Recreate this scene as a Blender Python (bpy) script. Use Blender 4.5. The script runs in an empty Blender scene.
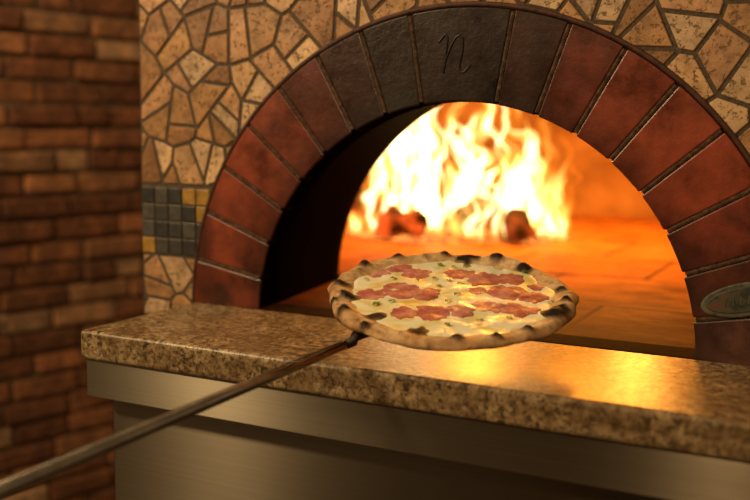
import bpy, bmesh, math, random
from mathutils import Vector, Matrix, noise
random.seed(31)
scene=bpy.context.scene
scene.view_settings.view_transform='Standard'
COL=scene.collection
pi=math.pi

# ---------------------------------------------------------------- node helpers
class NT:
    def __init__(s,name):
        s.m=bpy.data.materials.new(name); s.m.use_nodes=True
        s.t=s.m.node_tree; s.n=s.t.nodes; s.n.clear()
        s.out=s.n.new('ShaderNodeOutputMaterial')
    def N(s,typ,ins=None,**kw):
        n=s.n.new('ShaderNode'+typ)
        for k,v in kw.items(): setattr(n,k,v)
        for k,v in (ins or {}).items():
            if isinstance(v,bpy.types.NodeSocket): s.t.links.new(v,n.inputs[k])
            else: n.inputs[k].default_value=v
        return n
    def L(s,a,b): s.t.links.new(a,b)
    def obj(s): return s.N('TexCoord').outputs['Object']
    def mapping(s,v,scale=(1,1,1),loc=(0,0,0)):
        return s.N('Mapping',{'Vector':v,'Scale':scale,'Location':loc}).outputs[0]
    def noise(s,v,scale,detail=4,rough=.55,dist=0):
        return s.N('TexNoise',{'Vector':v,'Scale':scale,'Detail':detail,'Roughness':rough,'Distortion':dist}).outputs['Fac']
    def ramp(s,f,stops,interp='LINEAR'):
        n=s.N('ValToRGB',{'Fac':f}); cr=n.color_ramp; cr.interpolation=interp
        while len(cr.elements)<len(stops): cr.elements.new(.5)
        for e,(p,c) in zip(cr.elements,stops):
            e.position=p; e.color=(c,c,c,1) if isinstance(c,(int,float)) else (*c,1)
        return n.outputs['Color']
    def mix(s,f,a,b,mode='MIX'):
        n=s.n.new('ShaderNodeMix'); n.data_type='RGBA'; n.blend_type=mode
        for i,v in ((0,f),(6,a),(7,b)):
            if isinstance(v,bpy.types.NodeSocket): s.L(v,n.inputs[i])
            elif i==0: n.inputs[0].default_value=v
            else: n.inputs[i].default_value=(*v,1) if len(v)==3 else v
        return n.outputs[2]
    def math(s,op,a,b=0,clamp=False):
        n=s.n.new('ShaderNodeMath'); n.operation=op; n.use_clamp=clamp
        for i,v in enumerate((a,b)):
            if isinstance(v,bpy.types.NodeSocket): s.L(v,n.inputs[i])
            else: n.inputs[i].default_value=v
        return n.outputs[0]
    def bsdf(s,col,rough=.6,metal=0,bump=None,bs=.4,bd=.002,spec=.5,extra=None):
        b=s.n.new('ShaderNodeBsdfPrincipled')
        for k,v in (('Base Color',col),('Roughness',rough),('Metallic',metal),('Specular IOR Level',spec)):
            if isinstance(v,bpy.types.NodeSocket): s.L(v,b.inputs[k])
            else: b.inputs[k].default_value=(*v,1) if isinstance(v,tuple) and len(v)==3 else v
        for k,v in (extra or {}).items():
            if isinstance(v,bpy.types.NodeSocket): s.L(v,b.inputs[k])
            else: b.inputs[k].default_value=v
        if bump is not None:
            bn=s.N('Bump',{'Height':bump,'Strength':bs,'Distance':bd}); s.L(bn.outputs[0],b.inputs['Normal'])
        s.L(b.outputs[0],s.out.inputs['Surface']); return s.m

def attr(nt): return nt.N('Attribute',attribute_name='col').outputs['Color']

# stone shards
nt=NT('travertine'); o=nt.obj()
n1=nt.noise(o,32,6,.65); n2=nt.noise(o,160,4,.7)
c=nt.mix(1,attr(nt),nt.ramp(n1,[(.3,(.5,.43,.37)),(.5,(.95,.93,.9)),(.72,(1.3,1.22,1.14))]),'MULTIPLY')
pits=nt.ramp(n2,[(.36,0),(.44,1)])
c=nt.mix(pits,(.18,.10,.045),c)
M_STONE=nt.bsdf(c,.42,bump=nt.math('ADD',nt.math('MULTIPLY',pits,.5),n1),bs=.7,bd=.0028)
nt=NT('grout'); o=nt.obj()
M_GROUT=nt.bsdf(nt.ramp(nt.noise(o,200,4),[(.3,(.05,.037,.025)),(.7,(.12,.088,.057))]),.9,bump=nt.noise(o,300,3),bs=.4)
# arch brick
nt=NT('arch_brick'); o=nt.obj()
n1=nt.noise(o,14,6,.65); n2=nt.noise(o,90,5,.7); n3=nt.noise(o,6,4,.6)
at_=attr(nt)
c=nt.mix(1,at_,nt.ramp(n1,[(.28,(.2,.18,.18)),(.48,(.85,.85,.85)),(.75,(1.5,1.3,1.2))]),'MULTIPLY')
msk=nt.ramp(at_,[(.005,0),(.012,1)])
c=nt.mix(nt.math('MULTIPLY',nt.ramp(n2,[(.64,0),(.76,.4)]),msk),c,(.16,.085,.05))
c=nt.mix(nt.ramp(n3,[(.46,0),(.64,.75)]),c,(.022,.010,.007))
c=nt.mix(msk,(.004,.0025,.002),c)
M_BRICK=nt.bsdf(c,nt.mix(msk,(.9,.9,.9),nt.ramp(n1,[(.3,.22),(.7,.42)])),bump=nt.math('ADD',n2,n1),bs=.35,bd=.002,spec=nt.math('MULTIPLY',msk,.42))
nt=NT('mortar'); o=nt.obj()
M_MORTAR=nt.bsdf(nt.mix(1,attr(nt),nt.ramp(nt.noise(o,120,6,.7),[(.35,(.03,.02,.015)),(.52,(.075,.05,.036)),(.75,(.17,.12,.08))]),'MULTIPLY'),.9,bump=nt.noise(o,220,4),bs=.5,spec=.1)
nt=NT('ring_trim'); o=nt.obj()
M_RING=nt.bsdf(nt.ramp(nt.noise(o,60,5,.6),[(.3,(.03,.014,.01)),(.7,(.10,.04,.025))]),.6,bump=nt.noise(o,200,4),bs=.4,spec=.3)
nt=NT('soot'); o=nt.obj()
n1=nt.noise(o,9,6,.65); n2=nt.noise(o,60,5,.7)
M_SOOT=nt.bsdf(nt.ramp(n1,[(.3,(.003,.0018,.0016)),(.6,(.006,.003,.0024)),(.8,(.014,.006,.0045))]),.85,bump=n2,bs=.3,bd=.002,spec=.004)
# refractory dome
nt=NT('dome_brick'); o=nt.obj()
n1=nt.noise(o,5,5,.6)
M_DOME=nt.bsdf(nt.ramp(n1,[(.3,(.16,.08,.03)),(.55,(.40,.22,.08)),(.75,(.56,.35,.15))]),.85,bump=nt.noise(o,30,4),bs=.5,bd=.01)
nt=NT('hearth'); o=nt.obj()
bt=nt.N('TexBrick',{'Vector':nt.mapping(o,loc=(.02,.0,0)),'Color1':(.62,.28,.07,1),'Color2':(.48,.20,.045,1),'Mortar':(.08,.025,.008,1),'Scale':1,'Mortar Size':.005,'Brick Width':.3,'Row Height':.3,'Mortar Smooth':.3})
n1=nt.noise(nt.mapping(o,(1,1.8,1)),8,7,.7); n2=nt.noise(o,50,5,.7)
c=nt.mix(1,bt.outputs['Color'],nt.ramp(n1,[(.32,(.32,.22,.16)),(.5,(.88,.86,.83)),(.68,(1.25,1.2,1.15))]),'MULTIPLY')
c=nt.mix(nt.ramp(n2,[(.58,0),(.70,.65)]),c,(.14,.045,.015))
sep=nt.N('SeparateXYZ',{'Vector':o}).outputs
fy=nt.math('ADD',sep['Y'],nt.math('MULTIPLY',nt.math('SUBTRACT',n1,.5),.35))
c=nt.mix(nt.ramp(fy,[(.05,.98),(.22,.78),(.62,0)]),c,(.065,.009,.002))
M_HEARTH=nt.bsdf(c,.65,bump=n2,bs=.3,spec=.06)
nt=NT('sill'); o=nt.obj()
M_SILL=nt.bsdf(nt.ramp(nt.noise(o,40,5,.7),[(.35,(.006,.003,.002)),(.65,(.028,.008,.003))]),.8,bump=nt.noise(o,90,4),bs=.4,spec=.03)  # threshold strip; the shadow band at the mouth is put into its near-black colour
# granite
nt=NT('granite'); o=nt.obj()
v2=nt.N('TexVoronoi',{'Vector':o,'Scale':230.})
n1=nt.noise(o,72,6,.78); n2=nt.noise(o,150,5,.75); n3=nt.noise(o,14,5,.65)
c=nt.ramp(n1,[(.38,(.045,.027,.013)),(.46,(.22,.14,.065)),(.55,(.39,.27,.135)),(.7,(.60,.47,.28))])
c=nt.mix(nt.ramp(n2,[(.53,0),(.58,.92)]),c,(.028,.018,.011))
c=nt.mix(nt.ramp(v2.outputs['Color'],[(.78,0),(.86,.5)]),c,(.60,.48,.30))
c=nt.mix(nt.ramp(n3,[(.43,0),(.60,.6)]),c,(.13,.075,.032))
M_GRANITE=nt.bsdf(c,nt.ramp(n2,[(.4,.28),(.7,.40)]),bump=n2,bs=.08,spec=.32)
# steel
def steel(name,base,rg):
    nt=NT(name); o=nt.obj()
    n1=nt.noise(nt.mapping(o,(3,3,500)),1,3,.6); n3=nt.noise(o,3,3,.5)
    tg=nt.N('CombineXYZ',{'X':0.,'Y':0.,'Z':1.}).outputs[0]
    return nt.bsdf(nt.mix(n1,tuple(x*.7 for x in base),base),nt.math('ADD',nt.math('MULTIPLY',n3,.06),rg),1.0,extra={'Anisotropic':1.0,'Anisotropic Rotation':0.0,'Tangent':tg})
M_STEEL=steel('brushed_steel',(.27,.225,.165),.27)
M_STEEL2=steel('brushed_steel_band',(.34,.29,.215),.30)
nt=NT('peel_steel'); o=nt.obj()
M_PEEL=nt.bsdf(nt.ramp(nt.noise(nt.mapping(o,(1,1,1)),60,4),[(.3,(.34,.30,.24)),(.7,(.60,.54,.45))]),.24,.95)
nt=NT('dark_iron'); M_IRON=nt.bsdf((.05,.035,.028),.45,.7,bump=nt.noise(nt.obj(),200,3),bs=.3)
# tiles
nt=NT('glazed_tile'); o=nt.obj()
M_TILE=nt.bsdf(nt.mix(1,attr(nt),nt.ramp(nt.noise(o,70,5,.7),[(.3,(.6,.6,.6)),(.7,(1.4,1.35,1.3))]),'MULTIPLY'),.35,bump=nt.noise(o,150,4),bs=.3)
# room brick
nt=NT('room_brick'); o=nt.obj()
M_RBRICK=nt.bsdf(nt.mix(1,attr(nt),nt.ramp(nt.noise(o,14,6,.75),[(.3,(.45,.4,.35)),(.5,(.95,.92,.9)),(.68,(1.9,1.75,1.5))]),'MULTIPLY'),.85,bump=nt.noise(o,40,5,.7),bs=.9,bd=.01)
nt=NT('room_mortar'); M_RMORT=nt.bsdf(nt.ramp(nt.noise(nt.obj(),30,4),[(.3,(.06,.032,.017)),(.7,(.17,.10,.055))]),.95)
nt=NT('floor_tile'); M_FLOOR=nt.bsdf(nt.ramp(nt.noise(nt.obj(),6,5),[(.3,(.06,.04,.025)),(.7,(.13,.085,.055))]),.6)
nt=NT('plaster'); M_PLASTER=nt.bsdf(nt.ramp(nt.noise(nt.obj(),12,5),[(.3,(.3,.22,.14)),(.7,(.42,.32,.22))]),.9)

# ---------------------------------------------------------------- mesh helpers
def mk(name,V,F,mat,parent=None,cols=None,smooth=False):
    me=bpy.data.meshes.new(name); me.from_pydata([tuple(v) for v in V],[],F)
    if cols is not None:
        a=me.color_attributes.new('col','FLOAT_COLOR','POINT')
        for i,cc in enumerate(cols): a.data[i].color=(*cc[:3],1)
    me.materials.append(mat)
    bm=bmesh.new(); bm.from_mesh(me); bmesh.ops.recalc_face_normals(bm,faces=bm.faces); bm.to_mesh(me); bm.free()
    if smooth:
        for p in me.polygons: p.use_smooth=True
    ob=bpy.data.objects.new(name,me); COL.objects.link(ob)
    if parent is not None: ob.parent=parent
    return ob
def empty(name,loc,label,cat):
    e=bpy.data.objects.new(name,None); e.empty_display_size=.05; e.location=loc; COL.objects.link(e)
    e['label']=label; e['category']=cat; return e
def setp(ob,par):
    ob.parent=par; bpy.context.view_layer.update()
    ob.matrix_parent_inverse=par.matrix_world.inverted(); return ob
def box(V,F,x0,x1,y0,y1,z0,z1):
    b=len(V)
    V+=[(x0,y0,z0),(x1,y0,z0),(x1,y1,z0),(x0,y1,z0),(x0,y0,z1),(x1,y0,z1),(x1,y1,z1),(x0,y1,z1)]
    F+=[(b,b+3,b+2,b+1),(b+4,b+5,b+6,b+7),(b,b+1,b+5,b+4),(b+1,b+2,b+6,b+5),(b+2,b+3,b+7,b+6),(b+3,b,b+4,b+7)]
def bevel(ob,w,s=2,ang=.6):
    m=ob.modifiers.new('bevel','BEVEL'); m.width=w; m.segments=s; m.limit_method='ANGLE'; m.angle_limit=ang; return ob
def tube(path,rad,seg=20,cap=True):
    V=[];F=[]; n=len(path); path=[Vector(p) for p in path]
    t0=(path[1]-path[0]).normalized(); up=Vector((0,0,1)) if abs(t0.z)<.9 else Vector((1,0,0))
    a=t0.cross(up).normalized()
    for i,p in enumerate(path):
        t=(path[min(i+1,n-1)]-path[max(i-1,0)]).normalized()
        a=(a-t*a.dot(t)).normalized(); b=t.cross(a); r=rad[i] if isinstance(rad,(list,tuple)) else rad
        for k in range(seg):
            g=2*pi*k/seg; V.append(p+a*math.cos(g)*r+b*math.sin(g)*r)
    for i in range(n-1):
        for k in range(seg):
            F.append((i*seg+k,i*seg+(k+1)%seg,(i+1)*seg+(k+1)%seg,(i+1)*seg+k))
    if cap: F.append(tuple(range(seg-1,-1,-1))); F.append(tuple((n-1)*seg+k for k in range(seg)))
    return V,F

# ---------------------------------------------------------------- constants
r=.32; RO=.4424; Z0=-.0095; YB=.320; RB=.362
def arc(rad,t,y): return (rad*math.cos(t),y,Z0+rad*math.sin(t))

oven=empty('pizza_oven',(0,.2,0),'wood-fired pizza oven with red brick arch and stone mosaic facade','oven')

# facade slab (grout backing) with arched opening
V=[];F=[]; X0,X1,ZL,ZT=-.549,.80,-.95,.95; YF=.0058
N=48; ts=[pi-i*pi/N for i in range(N+1)]
def rectpt(t):
    c_,s_=math.cos(t),math.sin(t); k=1e9
    if c_<-1e-6:k=min(k,X0/c_)
    if c_>1e-6:k=min(k,X1/c_)
    if s_>1e-6:k=min(k,(ZT)/s_)
    return (c_*k,s_*k)
for y in (YF,.31):
    for t in ts: V.append(arc(RB+.004,t,y))
    for t in ts:
        q=rectpt(t); V.append((q[0],y,max(q[1],0)+Z0))
M_=2*(N+1)
for i in range(N):
    a=i;b=i+1;c_=N+1+i+1;d=N+1+i
    F.append((a,b,c_,d)); F.append((M_+d,M_+c_,M_+b,M_+a)); F.append((a,M_+a,M_+b,b)); F.append((d,c_,M_+c_,M_+d))
box(V,F,X0,X1,YF,.31,ZL,Z0-.003)
box(V,F,X0,X1,YF,.31,ZT+Z0-.001,ZT+.03)
body=mk('facade_body',V,F,M_GROUT,None); setp(body,oven)
V=[];F=[]
box(V,F,X0,X1,.02,.305,.5,ZT)
ob=mk('facade_core',V,F,M_GROUT,None); setp(ob,body)

# stone shards
def area(P): return .5*abs(sum(P[i][0]*P[(i+1)%len(P)][1]-P[(i+1)%len(P)][0]*P[i][1] for i in range(len(P))))
def cent(P): return (sum(p[0] for p in P)/len(P),sum(p[1] for p in P)/len(P))
def clip(P,q,n):
    out=[]
    for i in range(len(P)):
        a,b=P[i],P[(i+1)%len(P)]
        da=(a[0]-q[0])*n[0]+(a[1]-q[1])*n[1]; db=(b[0]-q[0])*n[0]+(b[1]-q[1])*n[1]
        if da>=0: out.append(a)
        if da*db<0:
            t=da/(da-db); out.append((a[0]+(b[0]-a[0])*t,a[1]+(b[1]-a[1])*t))
    return out
def inset(P,d):
    Q=P[:]
    s=sum(P[i][0]*P[(i+1)%len(P)][1]-P[(i+1)%len(P)][0]*P[i][1] for i in range(len(P)))
    sg=1 if s>0 else -1
    for i in range(len(P)):
        a,b=P[i],P[(i+1)%len(P)]; dx,dy=b[0]-a[0],b[1]-a[1]; l=math.hypot(dx,dy)
        if l<1e-7: continue
        n=(-dy/l*sg,dx/l*sg)
        Q=clip(Q,(a[0]+n[0]*d,a[1]+n[1]*d),n)
        if len(Q)<3: return []
    return Q
shards=[]
def cells(x0,x1,z0,z1,step=.062):
    pts=[]
    nx=max(1,round((x1-x0)/step)); nz=max(1,round((z1-z0)/step))
    for i in range(-1,nx+1):
        for j in range(-1,nz+1):
            pts.append((x0+(i+.5+random.uniform(-.48,.48))*(x1-x0)/nx, z0+(j+.5+random.uniform(-.48,.48))*(z1-z0)/nz))
    for p in pts:
        P=[(x0,z0),(x1,z0),(x1,z1),(x0,z1)]
        for q in pts:
            if q is p: continue
            dx,dz=p[0]-q[0],p[1]-q[1]; L=math.hypot(dx,dz)
            if L>.26 or L<1e-6: continue
            P=clip(P,((p[0]+q[0])/2,(p[1]+q[1])/2),(dx/L,dz/L))
            if len(P)<3: break
        if len(P)<3 or area(P)<.00015: continue
        def rec(P,lim):
            A=area(P)
            if A>lim:
                bst=0;ang=0
                for i in range(len(P)):
                    for j in range(i):
                        dd=math.hypot(P[i][0]-P[j][0],P[i][1]-P[j][1])
                        if dd>bst: bst=dd;ang=math.atan2(P[i][1]-P[j][1],P[i][0]-P[j][0])
                g=ang+random.uniform(-.9,.9); n_=(math.cos(g),math.sin(g)); c_=cent(P)
                for sgn in (1,-1):
                    Q=clip(P,c_,(n_[0]*sgn,n_[1]*sgn))
                    if len(Q)>=3: rec(Q,lim)
            else: shards.append(P)
        rec(P,random.choice([.0018,.0024,.0030,.0045]))
for b_ in ((-.549,.80,.181,.95),(-.549,-.39,-.15,.068),(.40,.80,-.15,.181)): cells(*b_)
V=[];F=[];C=[]
pal=[(.46,.25,.105),(.55,.34,.17),(.36,.18,.07),(.62,.42,.24),(.28,.14,.058),(.50,.28,.14),(.42,.23,.09),(.52,.36,.22)]
for P in shards:
    if min(math.hypot(p[0],p[1]-Z0) for p in P)<r+.052 and cent(P)[0]**2+(cent(P)[1]-Z0)**2<(RO-.02)**2: continue
    if max(math.hypot(p[0],p[1]-Z0) for p in P)<RO: continue
    Pq=P
    if min(math.hypot(p[0],p[1]-Z0) for p in P)<RB+.01:
        c_=cent(P); L=math.hypot(c_[0],c_[1]-Z0); nn_=(c_[0]/L,(c_[1]-Z0)/L)
        Pq=clip(P,(nn_[0]*(RB+.03),Z0+nn_[1]*(RB+.03)),nn_)
        if len(Pq)<3: continue
    a=inset(Pq,.0028); b=inset(Pq,.0038)
    if len(a)<3 or len(b)<3: continue
    if len(a)!=len(b):
        cb=cent(b); a=[(bb[0]+(bb[0]-cb[0])*.05,bb[1]+(bb[1]-cb[1])*.05) for bb in b]
    s=len(V); n=len(a); yf=random.uniform(.0033,.0045)
    V+=[(p[0],YF+.002,p[1]) for p in a]+[(p[0],yf+.0008,p[1]) for p in a]+[(p[0],yf,p[1]) for p in b]
    for l in (0,n):
        for i in range(n): F.append((s+l+i,s+l+(i+1)%n,s+l+n+(i+1)%n,s+l+n+i))
    F.append(tuple(s+2*n+i for i in range(n)))
    k=random.choice(pal); m_=random.uniform(.8,1.12); C+=[(k[0]*m_,k[1]*m_,k[2]*m_)]*(3*n)
ob=mk('stone_mosaic',V,F,M_STONE,None,C); setp(ob,oven)

# glazed tile band
V=[];F=[];C=[]
for i in range(5):
    for j in range(4):
        x=-.5475+i*.0272; z=.0705+j*.0270
        s=len(V); box(V,F,x,x+.0245,.0035,.02,z,z+.0243)
        yel=(i,j) in ((4,3),(4,2),(3,3),(0,0)); k=(.36,.21,.045) if yel else random.choice([(.05,.048,.045),(.07,.068,.062),(.038,.038,.038)])
        C+=[k]*8
ob=mk('accent_tiles',V,F,M_TILE,None,C); setp(ob,oven); bevel(ob,.0009)
ob['label']='dark grey and amber glazed square tiles'

# brick arch
BD=.035
V=[];F=[];C=[]
N=96
for y,ra,rb in ((.003,r+.003,RO+.001),(BD,r+.003,RO+.001)):
    for i in range(N+1):
        t=pi*i/N; V.append(arc(ra,t,y)); V.append(arc(rb,t,y)); C+=[(.15,.12,.1)]*2
H=2*(N+1)
for i in range(N):
    a=2*i
    F+=[(a,a+1,a+3,a+2),(H+a,H+a+2,H+a+3,H+a+1),(a,a+2,H+a+2,H+a),(a+1,H+a+1,H+a+3,a+3)]
KA=math.radians(19.2); A=(pi-KA)/16
joints=[pi-A*i for i in range(9)]+[A*(8-i) for i in range(9)]
for t in joints[1:-1]:
    vv,ff=tube([arc(r+.004+k*(RO-r-.006)/12,t+.0005*math.sin(k*2+t*9),.0025) for k in range(13)],.0034,8)
    s=len(V); V+=vv; F+=[tuple(q+s for q in f) for f in ff]; C+=[(1.1,1.0,.95)]*len(vv)
arch=mk('brick_arch',V,F,M_MORTAR,None,C); setp(arch,oven)
cl=[(.22,.046,.019),(.26,.057,.023),(.24,.052,.023),(.27,.058,.024),(.20,.044,.020),(.11,.028,.015),(.05,.017,.011),(.024,.0105,.008)]
cr=[(.055,.018,.012),(.16,.034,.018),(.24,.05,.023),(.27,.056,.024),(.27,.054,.023),(.22,.046,.025),(.2,.053,.03),(.14,.06,.045)]
def voussoir(t0,t1,col,name,dark=.3):
    V=[];F=[];C=[]; g=.0030; n=5; m=8
    for li,y in enumerate((0,.004,.012,BD)):
        for j in range(m+1):
            rad=r+(RO-r)*j/m
            for i in range(n+1):
                gg=g/rad; t=(t0+gg)+((t1-gg)-(t0+gg))*i/n
                V.append(arc(rad,t,y))
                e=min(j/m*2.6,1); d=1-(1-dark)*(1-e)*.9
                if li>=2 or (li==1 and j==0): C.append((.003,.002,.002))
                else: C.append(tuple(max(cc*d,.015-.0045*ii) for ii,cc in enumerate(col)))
    S=(n+1)*(m+1)
    def id(l,j,i): return l*S+j*(n+1)+i
    for j in range(m):
        for i in range(n):
            F.append((id(0,j,i),id(0,j,i+1),id(0,j+1,i+1),id(0,j+1,i))); F.append((id(3,j,i),id(3,j+1,i),id(3,j+1,i+1),id(3,j,i+1)))
    for l in range(3):
        for i in range(n):
            for j in (0,m): F.append((id(l,j,i),id(l,j,i+1),id(l+1,j,i+1),id(l+1,j,i)))
        for j in range(m):
            for i in (0,n): F.append((id(l,j,i),id(l,j+1,i),id(l+1,j+1,i),id(l+1,j,i)))
    ob=mk(name,V,F,M_BRICK,None,C); setp(ob,arch); bevel(ob,.002,2,.8); return ob
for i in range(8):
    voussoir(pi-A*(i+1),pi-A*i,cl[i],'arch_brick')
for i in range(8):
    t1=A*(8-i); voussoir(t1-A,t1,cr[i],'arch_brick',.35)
key=voussoir(pi/2-KA/2,pi/2+KA/2,(.022,.0105,.008),'keystone',.8); key['label']='soot-blackened keystone with carved initial'
def stroke(pts,w,name,mat,y,par):
    V,F=tube([(p[0],y,p[1]) for p in pts],w,8); ob=mk(name,V,F,mat,None,smooth=True); setp(ob,par); return ob
nt=NT('scratch'); M_SCR=nt.bsdf((.008,.005,.004),.3)
def bez(P,n=8):
    out=[]
    for k in range(len(P)-1):
        p0=P[max(k-1,0)];p1=P[k];p2=P[k+1];p3=P[min(k+2,len(P)-1)]
        for i in range(n):
            t=i/n
            out.append(tuple(.5*((2*p1[a])+(-p0[a]+p2[a])*t+(2*p0[a]-5*p1[a]+4*p2[a]-p3[a])*t*t+(-p0[a]+3*p1[a]-3*p2[a]+p3[a])*t**3) for a in range(2)))
    out.append(P[-1]); return out
kx,kz=-.008,.372
n_=[(-.022,.016),(-.012,.026),(-.009,.018),(-.014,-.024),(-.010,-.004),(.003,.022),(.012,.022),(.013,.006),(.009,-.016),(.014,-.024),(.024,-.014)]
stroke(bez([(kx+a,kz+b) for a,b in n_]),.0013,'carved_initial',M_SCR,-.0001,key)

# outer trim ring
V=[];F=[]
for i in range(N+1):
    t=pi*i/N
    for (rr,y) in ((RO+.001,.02),(RO+.001,.003),(RO+.003,.0015),(RO+.006,.0015),(RO+.008,.004),(RO+.008,.02)): V.append(arc(rr,t,y))
for i in range(N):
    for k in range(5):
        a=i*6+k; F.append((a,a+1,a+7,a+6))
ob=mk('arch_trim',V,F,M_RING,None,smooth=True); setp(ob,oven)

# oval badge on right brick
bt_=A*1.5
bc=Vector(arc((r+RO)/2+.001,bt_-.035,-.002)); ur=Vector((math.cos(bt_),0,math.sin(bt_))); ut=Vector((-math.sin(bt_),0,math.cos(bt_)))
nt=NT('badge_metal'); M_BADGE=nt.bsdf(nt.ramp(nt.noise(nt.obj(),90,4),[(.35,(.05,.055,.038)),(.65,(.14,.14,.10))]),.6,.2)
nt=NT('badge_dark'); M_BADGED=nt.bsdf(nt.ramp(nt.noise(nt.obj(),70,4),[(.38,(.025,.03,.02)),(.52,(.07,.065,.045)),(.66,(.13,.05,.03))]),.65,.1)
def oval(a,b,y0,y1,name,mat,par,y2=None):
    V=[];F=[];n=40
    for (k,y) in ((1,y0),(1,y1),(.93,y1-.0008)):
        for i in range(n):
            g=2*pi*i/n; p=bc+ur*math.cos(g)*a*k+ut*math.sin(g)*b*k; V.append((p.x,y,p.z))
    for l in range(2):
        for i in range(n): F.append((l*n+i,l*n+(i+1)%n,(l+1)*n+(i+1)%n,(l+1)*n+i))
    F.append(tuple(2*n+i for i in range(n)))
    ob=mk(name,V,F,mat); setp(ob,par); return ob
bd=oval(.050,.020,.001,-.003,'maker_badge',M_BADGE,oven); bd['label']='oval metal badge'
oval(.044,.0150,-.0034,-.0040,'badge_field',M_BADGED,bd)
V=[];F=[]
for k in range(5):
    x=-.020+k*.009
    vv,ff=tube([(bc+ur*(x-.002)+ut*(-.005)+Vector((0,-.0026,0))),(bc+ur*(x+.001)+ut*(.005)+Vector((0,-.0026,0))),(bc+ur*(x+.004)+ut*(-.003)+Vector((0,-.0026,0)))],.0009,6)
    s=len(V);V+=vv;F+=[tuple(q+s for q in f) for f in ff]
ob=mk('badge_emblem',V,F,M_BADGE); setp(ob,bd)

# tunnel lining
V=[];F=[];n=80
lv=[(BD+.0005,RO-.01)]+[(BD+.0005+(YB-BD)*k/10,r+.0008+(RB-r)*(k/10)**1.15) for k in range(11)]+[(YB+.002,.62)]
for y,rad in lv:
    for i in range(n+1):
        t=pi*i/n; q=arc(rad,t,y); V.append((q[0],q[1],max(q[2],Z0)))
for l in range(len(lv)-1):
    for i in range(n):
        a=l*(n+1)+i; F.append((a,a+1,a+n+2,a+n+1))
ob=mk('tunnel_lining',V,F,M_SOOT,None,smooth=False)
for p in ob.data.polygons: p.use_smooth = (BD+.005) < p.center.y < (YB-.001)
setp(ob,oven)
# dome chamber
V=[];F=[];DC=(-.1,1.13); DR=.82; n=72
prof=[(1,0),(1,.07),(.995,.14),(.97,.22),(.92,.29),(.83,.36),(.7,.42),(.52,.465),(.3,.49),(.1,.5)]
for rr,z in prof:
    for i in range(n):
        t=2*pi*i/n; V.append((DC[0]+DR*rr*math.cos(t),DC[1]+DR*rr*math.sin(t),z))
for l in range(len(prof)-1):
    for i in range(n):
        f=(l*n+i,l*n+(i+1)%n,(l+1)*n+(i+1)%n,(l+1)*n+i)
        cx=sum(V[k][0] for k in f)/4; cy=sum(V[k][1] for k in f)/4; cz=sum(V[k][2] for k in f)/4
        if cy<.62 and math.hypot(cx,cz)<.43: continue
        if cy<YB+.002: continue
        F.append(f)
F.append(tuple((len(prof)-1)*n+i for i in range(n)))
ob=mk('oven_dome',V,F,M_DOME,None,smooth=True); setp(ob,oven)
# hearth
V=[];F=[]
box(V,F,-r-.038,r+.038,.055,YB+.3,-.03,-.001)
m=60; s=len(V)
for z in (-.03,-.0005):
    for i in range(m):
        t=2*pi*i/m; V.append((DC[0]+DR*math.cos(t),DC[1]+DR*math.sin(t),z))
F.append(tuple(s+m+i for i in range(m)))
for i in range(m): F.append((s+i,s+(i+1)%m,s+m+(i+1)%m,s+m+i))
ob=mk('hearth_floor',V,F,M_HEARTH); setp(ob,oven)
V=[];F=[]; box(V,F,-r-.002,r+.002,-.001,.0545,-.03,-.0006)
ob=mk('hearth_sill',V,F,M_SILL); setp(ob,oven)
V=[];F=[]; box(V,F,-.54,.78,.32,1.95,-.95,-.032)
ob=mk('oven_base',V,F,M_PLASTER); setp(ob,oven)

# ---------------------------------------------------------------- counter & cabinet
V=[];F=[]; box(V,F,-.440,1.05,-.252,-.002,-.041,-.0008)
ob=mk('granite_countertop',V,F,M_GRANITE); bevel(ob,.0060,4)
ob['label']='polished brown speckled granite counter slab on steel cabinet'; ob['category']='countertop'
cab=empty('steel_cabinet',(.3,-.12,-.95),'brushed stainless steel cabinet below granite counter','cabinet')
V=[];F=[]; box(V,F,-.435,1.04,-.246,-.004,-.093,-.0415)
ob=mk('fascia_band',V,F,M_STEEL2); bevel(ob,.0015,2); setp(ob,cab)
V=[];F=[]; box(V,F,-.419,1.03,-.215,-.004,-.95,-.0935)
ob=mk('cabinet_body',V,F,M_STEEL); bevel(ob,.003,2); setp(ob,cab)

# ---------------------------------------------------------------- room
def structure(o_): o_['kind']='structure'; return o_
V=[];F=[]; box(V,F,-3,3,-3,4,-1.0,-.951)
structure(mk('floor',V,F,M_FLOOR))
wd=Vector((math.sin(math.radians(16.4)),math.cos(math.radians(16.4)),0)); wn=Vector((wd.y,-wd.x,0))
wp=Vector((-1.56,.85,0))
V=[];F=[];C=[]
CH=.064; BL=.205
def wv(u,w,z): p=wp+wd*u+wn*w; return (p.x,p.y,z)
def wbox(u0,u1,w0,w1,z0,z1,jit=0):
    b=len(V)
    for z in (z0,z1):
        for (u,w) in ((u0,w0),(u1,w0),(u1,w1),(u0,w1)): V.append(wv(u+random.uniform(-jit,jit),w+random.uniform(-jit,jit),z+random.uniform(-jit,jit)))
    F.extend([(b,b+3,b+2,b+1),(b+4,b+5,b+6,b+7),(b,b+1,b+5,b+4),(b+1,b+2,b+6,b+5),(b+2,b+3,b+7,b+6),(b+3,b,b+4,b+7)])
wpal=[(.25,.10,.042),(.31,.14,.062),(.21,.08,.035),(.36,.19,.095),(.17,.066,.028),(.28,.115,.05),(.40,.24,.13),(.20,.078,.034)]
for j in range(40):
    z=-.95+j*CH; u=-1.6+(BL/2 if j%2 else 0)+random.uniform(-.02,.02)
    while u<1.9:
        L=BL*random.choice([1,1,1,.5,.8]); e=random.uniform(.0,.016)
        wbox(u+.006,u+L-.006,-.03,e+.004,z+.006,z+CH-.007,.004)
        k=random.choice(wpal); m_=random.uniform(.8,1.15); C+=[tuple(q*m_ for q in k)]*8
        u+=L
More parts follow.
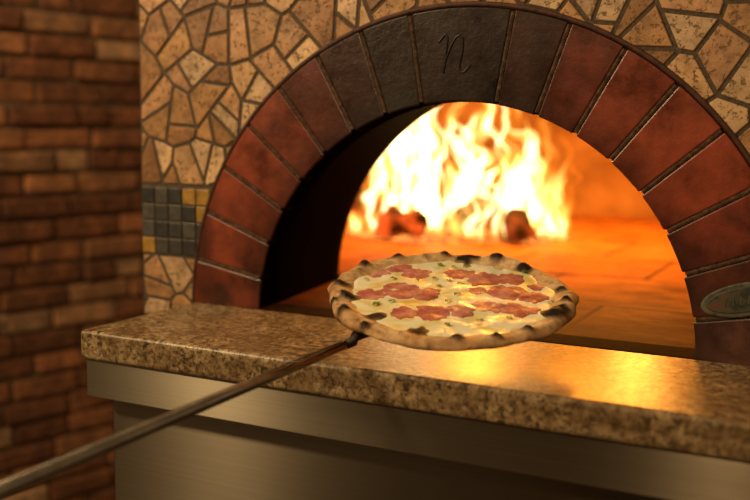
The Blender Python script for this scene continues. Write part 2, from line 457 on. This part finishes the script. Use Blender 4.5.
wall=mk('wall_left',V,F,M_RBRICK,None,C); structure(wall); bevel(wall,.006,2)
V=[];F=[]; wbox(-1.65,2.1,-.12,-.002,-.95,1.62)
ob=mk('wall_left_mortar',V,F,M_RMORT); ob.parent=wall; structure(ob)

# ---------------------------------------------------------------- pizza + peel
n=Vector((.080,-.185,1)).normalized()
ax=Vector((.92,.386,0)); ax=(ax-n*ax.dot(n)).normalized(); ay=n.cross(ax)
PC=Vector((.043,-.113,.0617))
PM=Matrix(((ax.x,ay.x,n.x,PC.x),(ax.y,ay.y,n.y,PC.y),(ax.z,ay.z,n.z,PC.z),(0,0,0,1)))
PR=.1545
pizza=empty('pizza',(0,0,0),'round pizza with charred crust, melted cheese and salami','pizza')
pizza.matrix_world=PM
chars=[(-.90,.12,.07),(-.82,-.12,.075),(-.56,-.48,.10),(-.22,-.76,.10),(.78,-.34,.13),(.34,-.84,.045),(.14,.86,.10),(.62,.62,.07),(.88,.14,.06),(-.47,.80,.05),(-.74,.56,.055),(.40,.82,.07),(-.05,.92,.05),(.05,-.9,.05),(-.80,-.50,.06),(.56,-.70,.045),(-.92,-.26,.04),(-.62,-.72,.04),(.9,-.12,.045)]
def rimR(t): return 1+.016*math.sin(3*t+1)+.008*math.sin(7*t+.4)+.04*noise.noise(Vector((math.cos(t)*4,math.sin(t)*4,2)))
prof=[(0,.0055),(.2,.0055),(.4,.0055),(.6,.0057),(.7,.006),(.80,.0068),(.835,.0088),(.87,.0108),(.90,.0120),(.93,.0124),(.955,.0117),(.978,.0098),(.993,.0076),(1.0,.0052),(.992,.0027),(.96,.001),(.9,0),(.5,0),(0,0)]
nA=300; V=[];F=[];C=[]
for k,(rr,h) in enumerate(prof):
    for i in range(nA):
        t=2*pi*i/nA; R_=rr*(rimR(t) if rr>.6 else 1)
        x,y=R_*math.cos(t),R_*math.sin(t)
        top=k<14
        b=max(0,(rr-.7)/.3)
        hh=h
        if top:
            rn=noise.noise(Vector((x*3.2,y*3.2,7)))
            hh=h*(1+b*(.85*rn+.35*noise.noise(Vector((x*8,y*8,3)))))
            if x<-.4: hh+=.004*b*min(1,(-.4-x)*3)*(1 if rr<.99 else .5)
        ch=0
        for (cx,cy,cr_) in chars:
            d=math.hypot(x-cx,y-cy)/cr_; d+=.4*noise.noise(Vector((x*14,y*14,1)))
            ch=max(ch,min(1,max(0,(1.25-d)/.5)))
            if top and d<1: hh+=.005*(1-d*d)
        sp=noise.noise(Vector((x*11,y*11,5)))*.6+noise.noise(Vector((x*30,y*30,9)))*.5
        br=min(.85,max(0,(sp-.10)*2.4)) if rr>.8 else 0
        q=noise.noise(Vector((x*6,y*6,12)))*.5+.5
        base=Vector((.54,.31,.12)).lerp(Vector((.84,.65,.40)),q)
        base=base.lerp(Vector((.20,.08,.03)),br)
        if not top: base=base*.5
        if 0.9<rr and k>9: base=base.lerp(Vector((.38,.19,.07)),.45)
        base=base.lerp(Vector((.014,.009,.007)),ch)
        V.append((x*PR,y*PR,hh)); C.append(tuple(base))
for k in range(len(prof)-1):
    for i in range(nA): F.append((k*nA+i,k*nA+(i+1)%nA,(k+1)*nA+(i+1)%nA,(k+1)*nA+i))
nt=NT('crust'); o=nt.obj()
n1=nt.noise(o,130,5,.65)
M_CRUST=nt.bsdf(nt.mix(1,attr(nt),nt.ramp(n1,[(.3,(.64,.56,.46)),(.6,(1.06,1.04,1))]),'MULTIPLY'),.7,bump=n1,bs=.5,bd=.0018,spec=.3)
ob=mk('crust',V,F,M_CRUST,None,C,True); ob.parent=pizza
# cheese
nt=NT('cheese'); o=nt.obj()
n1=nt.noise(o,30,3,.5,.6); n2=nt.noise(o,70,3,.5); n3=nt.noise(nt.mapping(o,loc=(3,1,2)),30,3,.5)
c=nt.ramp(n1,[(.30,(.80,.58,.16)),(.42,(.90,.80,.38)),(.52,(.95,.90,.58)),(.66,(.97,.95,.78))])
c=nt.mix(nt.ramp(n3,[(.66,0),(.76,.35)]),c,(.62,.32,.09))
M_CHEESE=nt.bsdf(c,.33,bump=nt.math('ADD',n1,nt.math('MULTIPLY',n2,.25)),bs=.55,bd=.006,spec=.32,extra={'Subsurface Weight':.15,'Subsurface Radius':(.01,.006,.003)})
V=[(0,0,.0088)];F=[];nA=140;K=26
def ch_h(x,y): return .0080+.0024*noise.noise(Vector((x*5,y*5,3)))+.0010*noise.noise(Vector((x*11,y*11,6)))
for k in range(1,K+1):
    for i in range(nA):
        t=2*pi*i/nA; edge=.85+.06*noise.noise(Vector((math.cos(t)*4,math.sin(t)*4,20)))+.02*math.sin(9*t)
        rr=edge*k/K; x,y=rr*math.cos(t),rr*math.sin(t)
        h=ch_h(x,y)*(1 if k<K else .55)+(.0016*max(0,(rr-.76)/.12) if k<K else .002)
        V.append((x*PR,y*PR,h))
for i in range(nA): F.append((0,1+i,1+(i+1)%nA))
for k in range(K-1):
    for i in range(nA): F.append((1+k*nA+i,1+k*nA+(i+1)%nA,1+(k+1)*nA+(i+1)%nA,1+(k+1)*nA+i))
ob=mk('melted_cheese',V,F,M_CHEESE,None,None,True); ob.parent=pizza
# salami pieces
nt=NT('salami'); o=nt.obj()
n1=nt.noise(o,50,4,.6); n2=nt.noise(o,120,3,.6)
n5=nt.noise(nt.mapping(o,loc=(7,2,1)),40,4,.6)
c=nt.mix(nt.ramp(n2,[(.58,0),(.70,.45)]),nt.ramp(n1,[(.3,(.28,.06,.05)),(.48,(.50,.15,.12)),(.66,(.64,.29,.23))]),(.76,.50,.40))
c=nt.mix(nt.ramp(n5,[(.62,0),(.68,.8)]),c,(.90,.80,.50))
M_SAL=nt.bsdf(c,.48,bump=nt.math('ADD',n1,n5),bs=.5,bd=.003,spec=.2)
sal=[(-.65,.50,.12,.11),(-.47,.63,.13,.12),(-.29,.50,.12,.11),(-.64,-.03,.12,.11),(-.42,.08,.15,.14),(-.21,.02,.12,.11),(-.36,-.42,.11,.10),(-.14,-.40,.14,.13),(.08,-.33,.11,.10),(.08,.50,.12,.11),(.27,.38,.14,.13),(.49,.40,.12,.11),(.22,.12,.08,.08),(.44,.09,.15,.14),(.66,.0,.11,.11),(.30,-.23,.13,.12),(.54,-.28,.13,.12),(.69,.25,.07,.07)]
for idx,(cx,cy,ra,rb) in enumerate(sal):
    V=[];F=[];na=60;rot=random.uniform(-1.0,1.0); sd=idx*3.7
    R_=[(.0,1),(.3,1),(.6,1),(.8,.9),(.93,.55),(1,.0),(1.0,-1.2)]
    for k,(rr,hf) in enumerate(R_):
        for i in range(na):
            t=2*pi*i/na
            w=1.05+.38*noise.noise(Vector((math.cos(t)*1.6,math.sin(t)*1.6,sd)))+.24*noise.noise(Vector((math.cos(t)*3.5,math.sin(t)*3.5,sd)))+.08*noise.noise(Vector((math.cos(t)*10,math.sin(t)*10,sd)))
            lx,ly=ra*rr*w*math.cos(t),rb*1.1*rr*w*math.sin(t)
            x=cx+lx*math.cos(rot)-ly*math.sin(rot); y=cy+lx*math.sin(rot)+ly*math.cos(rot)
            h=ch_h(x,y)+.0007*hf+.0004*noise.noise(Vector((x*8,y*8,sd)))*(hf>0)+.0001*(idx%3)
            V.append((x*PR,y*PR,h))
    for k in range(len(R_)-1):
        for i in range(na): F.append((k*na+i,k*na+(i+1)%na,(k+1)*na+(i+1)%na,(k+1)*na+i))
    ob=mk('salami_slice',V,F,M_SAL,None,None,True); ob.parent=pizza
# herbs
nt=NT('basil'); M_BASIL=nt.bsdf(nt.ramp(nt.noise(nt.obj(),150,3),[(.3,(.08,.17,.02)),(.7,(.22,.38,.07))]),.5)
for idx,(cx,cy) in enumerate([(-.28,.30),(-.10,.20),(.02,.68),(-.02,-.14),(.05,.0),(.62,.56),(-.48,.32),(.22,-.50),(-.02,.32),(.44,-.48),(-.70,.26),(.80,-.10),(-.14,.36),(-.46,-.18),(.08,.24),(-.58,-.24),(-.02,-.62),(-.10,.72)]):
    V=[];F=[];g=random.uniform(0,3);L=random.uniform(.022,.042);W=L*.55; m=7
    for k in range(m):
        s=k/(m-1); w=W*math.sin(pi*min(max(s,.04),.97))
        for sd in (-1,0,1):
            lx=(s-.5)*2*L; ly=sd*w; x=cx+lx*math.cos(g)-ly*math.sin(g); y=cy+lx*math.sin(g)+ly*math.cos(g)
            V.append((x*PR,y*PR,ch_h(x,y)+.0018+.0006*abs(sd)+.0008*math.sin(s*5)))
    for k in range(m-1):
        for q in (0,1): F.append((3*k+q,3*k+q+1,3*k+q+4,3*k+q+3))
    ob=mk('basil_leaf',V,F,M_BASIL,None,None,True); ob.parent=pizza
    sm=ob.modifiers.new('s','SOLIDIFY'); sm.thickness=.0006

peel=empty('pizza_peel',(0,0,0),'round metal pizza peel with long tubular steel handle under the pizza','pizza peel')
bpy.context.view_layer.update()
neck=Vector((-.020,-.2480,.030)); hd=Vector((-.38,-.90,-.20)).normalized()
lc=PM.inverted()@neck; th=math.atan2(lc.y,lc.x)
V=[];F=[];na=72; rd=.138
for z in (-.0004,-.0022):
    for i in range(na):
        t=2*pi*i/na; V.append(PM@Vector((rd*math.cos(t),rd*math.sin(t),z)))
F+= [tuple(range(na)),tuple(range(2*na-1,na-1,-1))]+[(i,(i+1)%na,na+(i+1)%na,na+i) for i in range(na)]
ob=mk('peel_blade',V,F,M_PEEL); setp(ob,peel)
p0=PM@Vector((.105*math.cos(th),.105*math.sin(th),-.006))
p1=PM@Vector((.150*math.cos(th),.150*math.sin(th),-.006))
V,F=tube([p0,p1,neck,neck+hd*.012],[.005,.0064,.0062,.0060],16); ob=mk('neck_socket',V,F,M_IRON,None,smooth=True); setp(ob,peel)
V,F=tube([neck+hd*.005,neck+hd*.2,neck+hd*.5,neck+hd*.9],[.0058,.0068,.0090,.0104],20); ob=mk('peel_handle',V,F,M_PEEL,None,smooth=True); setp(ob,peel)
V,F=tube([neck+hd*.84,neck+hd*.86,neck+hd*1.02,neck+hd*1.03],[.0105,.014,.014,.011],20); ob=mk('handle_grip',V,F,M_IRON,None,smooth=True); setp(ob,peel)

# ---------------------------------------------------------------- fire
nt=NT('flame'); uv=nt.N('TexCoord').outputs['UV']
sep=nt.N('SeparateXYZ',{'Vector':uv}).outputs; U,Vv=sep[0],sep[1]
at=nt.N('Attribute',attribute_name='seed').outputs['Fac']
uvs=nt.N('VectorMath',{0:uv,1:nt.N('CombineXYZ',{'X':at,'Y':0.,'Z':0.}).outputs[0]},operation='ADD').outputs[0]
wv1=nt.N('TexNoise',{'Vector':nt.mapping(uvs,(3.5,4,1)),'Scale':1.,'Detail':1.5}).outputs['Fac']
warp=nt.math('MULTIPLY',nt.math('SUBTRACT',wv1,.5),nt.math('ADD',nt.math('MULTIPLY',Vv,.55),.06))
Ub=nt.math('ADD',U,warp)
def h1(scale,zoff):
    v=nt.N('CombineXYZ',{'X':nt.math('MULTIPLY',Ub,scale),'Y':nt.math('MULTIPLY',Vv,.9),'Z':nt.math('ADD',at,zoff)}).outputs[0]
    return nt.N('TexNoise',{'Vector':v,'Scale':1.,'Detail':.5,'Roughness':.5}).outputs['Fac']
a1=h1(11,0.); a2=h1(24,4.)
tong=nt.math('ADD',nt.math('MULTIPLY',a1,1.0),nt.math('MULTIPLY',a2,.5))
bell=nt.math('MULTIPLY',nt.math('MULTIPLY',Ub,nt.math('SUBTRACT',1,Ub)),4,True)
bell=nt.math('POWER',bell,.85)
hh_=nt.math('MULTIPLY',nt.math('ADD',nt.math('MULTIPLY',nt.math('SUBTRACT',tong,.75),3.8),.76),bell)
d=nt.math('SUBTRACT',hh_,Vv)
mask=nt.ramp(d,[(0,0),(.08,.42),(.34,1)],'EASE')
vec=nt.N('CombineXYZ',{'X':nt.math('MULTIPLY',Ub,18),'Y':nt.math('MULTIPLY',Vv,2.2),'Z':at}).outputs[0]
nn=nt.N('TexNoise',{'Vector':vec,'Scale':1.,'Detail':1.,'Roughness':.5,'Distortion':.5}).outputs['Fac']
rid=nt.math('SUBTRACT',1,nt.math('ABSOLUTE',nt.math('MULTIPLY',nt.math('SUBTRACT',nn,.5),6.5)),True)
st=nt.math('ADD',nt.math('MULTIPLY',nt.math('POWER',rid,1.2),.95),.13)
inten=nt.math('MULTIPLY',mask,st)
inten=nt.math('MULTIPLY',inten,nt.math('MULTIPLY',nt.math('ADD',Vv,.03),9,True))
edge=nt.math('MULTIPLY',nt.math('MULTIPLY',U,nt.math('SUBTRACT',1,U)),6,True)
fade=nt.math('MULTIPLY',nt.math('MULTIPLY',nt.math('SUBTRACT',1,Vv),5,True),edge)
inten=nt.math('MULTIPLY',inten,fade)
col=nt.ramp(inten,[(0,(1,.20,.0)),(.2,(1,.36,.02)),(.55,(1,.62,.15)),(1,(1,.84,.44))])
em=nt.N('Emission',{'Color':col,'Strength':nt.math('MULTIPLY',nt.math('POWER',inten,1.3),2.8)})
tr=nt.N('BsdfTransparent'); ad=nt.N('AddShader'); nt.L(em.outputs[0],ad.inputs[0]); nt.L(tr.outputs[0],ad.inputs[1]); nt.L(ad.outputs[0],nt.out.inputs[0])
M_FLAME=nt.m
FC=Vector((-.46,1.12,0)); fx=Vector((.92,.386,0)); fy_=Vector((-.386,.92,0))
V=[];F=[];UV=[];S=[]
sheets=[(-.40,.32,-.03,.47,1.3),(-.34,.34,.04,.52,5.1),(-.30,.31,.09,.48,9.7),(-.44,.08,-.12,.30,14.2),(-.04,.31,-.17,.22,21.4)]
for (a0,a1,off,h,seed) in sheets:
    s=len(V); nu,nv=30,14
    for j in range(nv+1):
        for i in range(nu+1):
            u=i/nu;v=j/nv
            p=FC+fx*(a0+(a1-a0)*u)+fy_*(off+.05*math.sin(u*9+seed)+.03*math.sin(v*5+seed+u*4))+Vector((0,0,.012+h*v))
            V.append(p);UV.append((u,v));S.append(seed)
    for j in range(nv):
        for i in range(nu):
            a=s+j*(nu+1)+i; F.append((a,a+1,a+nu+2,a+nu+1))
me=bpy.data.meshes.new('fire'); me.from_pydata([tuple(v) for v in V],[],F)
ul=me.uv_layers.new(name='UVMap')
for l in me.loops: ul.data[l.index].uv=UV[l.vertex_index]
sa=me.attributes.new('seed','FLOAT','POINT')
for i,x in enumerate(S): sa.data[i].value=x
me.materials.append(M_FLAME)
for p in me.polygons: p.use_smooth=True
ob=bpy.data.objects.new('fire',me); COL.objects.link(ob); ob['kind']='stuff'; ob['label']='bright yellow-orange flames rising from burning logs'; ob['category']='fire'

def logmat(name,es):
    nt=NT(name); o=nt.obj()
    n1=nt.noise(nt.mapping(o,(1,1,1)),22,5,.7); n2=nt.noise(o,60,4,.7)
    gl=nt.ramp(n1,[(.44,0),(.62,1)])
    return nt.bsdf(nt.ramp(n2,[(.35,(.006,.004,.004)),(.65,(.03,.012,.008))]),.9,bump=n2,bs=.9,bd=.01,extra={'Emission Color':(1,.11,.012,1),'Emission Strength':nt.math('MULTIPLY',gl,es)})
M_LOG=logmat('charred_log',.5); M_LOGR=logmat('glowing_log',1.2)
def log(c0,c1,rad,label,sd,mat):
    c0=Vector(c0);c1=Vector(c1);n_=17;P=[c0.lerp(c1,k/(n_-1))+Vector((0,0,.008*math.sin(k*.5+sd))) for k in range(n_)]
    V,F=tube(P,[rad*(.4 if k in(0,n_-1) else .75 if k in (1,n_-2) else 1)*(1+.18*math.sin(k*.8+sd)) for k in range(n_)],22)
    V=[v+Vector((noise.noise(v*14+Vector((sd,0,0))),noise.noise(v*14+Vector((0,sd,0))),noise.noise(v*14+Vector((0,0,sd)))))*rad*.7+Vector((noise.noise(v*50),noise.noise(v*50+Vector((5,0,0))),noise.noise(v*50+Vector((0,9,0)))))*rad*.25 for v in V]
    V=[Vector((v.x,v.y,max(v.z,.004))) for v in V]
    ob=mk('firewood_log',V,F,mat,None); ob['label']=label; ob['category']='firewood'; ob['group']='burning logs in the oven'
def fp(a,b,z): p=FC+fx*a+fy_*b; return (p.x,p.y,z)
log(fp(-.26,-.10,.085),fp(-.08,-.21,.034),.030,'split log glowing red with charred bark on the hearth',1,M_LOGR)
log(fp(.0,-.04,.07),fp(.17,-.20,.036),.034,'blackened log burning on the hearth',4,M_LOG)
log(fp(-.16,.17,.045),fp(.2,.19,.05),.042,'charred log lying behind the flames on the hearth',7,M_LOG)
nt=NT('embers'); o=nt.obj(); n1=nt.noise(o,40,4,.7)
M_EMB=nt.bsdf(nt.ramp(n1,[(.4,(.03,.02,.015)),(.7,(.2,.12,.07))]),.9,bump=n1,bs=1,bd=.01,extra={'Emission Color':(1,.25,.04,1),'Emission Strength':nt.math('MULTIPLY',nt.ramp(n1,[(.45,0),(.65,1)]),2.8)})
V=[];F=[];na=60;K=12
for k in range(K+1):
    for i in range(na):
        t=2*pi*i/na; rr=k/K; w=1+.15*noise.noise(Vector((math.cos(t)*2,math.sin(t)*2,0)))
        x=.30*rr*w*math.cos(t);y=.20*rr*w*math.sin(t); p=FC+fx*x+fy_*y
        V.append((p.x,p.y,max(0,.022*(1-rr**2)+.014*noise.noise(Vector((x*30,y*30,0)))*(1-rr)+.001)))
for k in range(K):
    for i in range(na): F.append((k*na+i,k*na+(i+1)%na,(k+1)*na+(i+1)%na,(k+1)*na+i))
ob=mk('ember_bed',V,F,M_EMB); ob['kind']='stuff'; ob['label']='glowing embers and ash beneath the burning logs'; ob['category']='embers'

# ---------------------------------------------------------------- lights
def pt(name,loc,e,col,rad):
    l=bpy.data.lights.new(name,'POINT'); l.energy=e; l.color=col; l.shadow_soft_size=rad
    o_=bpy.data.objects.new(name,l); o_.location=loc; COL.objects.link(o_)
def area_l(name,loc,tgt,e,col,size):
    l=bpy.data.lights.new(name,'AREA'); l.energy=e; l.color=col; l.size=size
    o_=bpy.data.objects.new(name,l); o_.location=loc; d=Vector(tgt)-Vector(loc); o_.rotation_euler=d.to_track_quat('-Z','Y').to_euler(); COL.objects.link(o_)
pt('fire_glow',(-.35,.98,.415),14,(1,.35,.03),.05)
pt('fire_glow_core',(-.05,.80,.415),6,(1,.32,.02),.05)
pt('fire_glow_back',(-.05,1.40,.415),11,(1,.40,.05),.05)
area_l('room_lamp',(-1.5,-1.5,1.25),(-.3,0,.15),27,(1,.72,.38),.20)
area_l('steel_streak_fill',(.17,-1.75,1.2),(.3,0,.1),8.5,(1,.66,.33),.10)  # unseen area light added to throw a bright streak onto the steel
area_l('wall_fill',(-.9,-.5,1.6),(-1.5,.8,.2),11,(1,.70,.36),.4)  # unseen area light added to brighten the brick wall, no fixture there
w=bpy.data.worlds.new('world'); scene.world=w; w.use_nodes=True
wt=w.node_tree; bg=wt.nodes['Background']
tc=wt.nodes.new('ShaderNodeTexCoord'); tn=wt.nodes.new('ShaderNodeTexNoise'); tn.inputs['Scale'].default_value=2.2; tn.inputs['Detail'].default_value=2
cr_=wt.nodes.new('ShaderNodeValToRGB'); cr_.color_ramp.elements[0].position=.42; cr_.color_ramp.elements[0].color=(.045,.026,.012,1)
cr_.color_ramp.elements[1].position=.68; cr_.color_ramp.elements[1].color=(.62,.40,.20,1)
wt.links.new(tc.outputs['Generated'],tn.inputs['Vector']); wt.links.new(tn.outputs['Fac'],cr_.inputs['Fac']); wt.links.new(cr_.outputs['Color'],bg.inputs[0]); bg.inputs[1].default_value=.62

# ---------------------------------------------------------------- camera
f,cx,cy,cz,yaw,pit,roll=974.1,.507,-1.2152,.2749,.4776,.1253,.0115
Fw=Vector((-math.sin(yaw)*math.cos(pit),math.cos(yaw)*math.cos(pit),-math.sin(pit)))
R=Fw.cross(Vector((0,0,1))).normalized();U_=R.cross(Fw)
R2=R*math.cos(roll)+U_*math.sin(roll);U2=-R*math.sin(roll)+U_*math.cos(roll)
cam=bpy.data.cameras.new('camera'); cam.sensor_width=36; cam.lens=f/750*36; cam.clip_start=.02
cam.dof.use_dof=True; cam.dof.focus_distance=1.22; cam.dof.aperture_fstop=2.4
co=bpy.data.objects.new('camera',cam); COL.objects.link(co)
co.matrix_world=Matrix(((R2.x,U2.x,-Fw.x,cx),(R2.y,U2.y,-Fw.y,cy),(R2.z,U2.z,-Fw.z,cz),(0,0,0,1)))
scene.camera=co
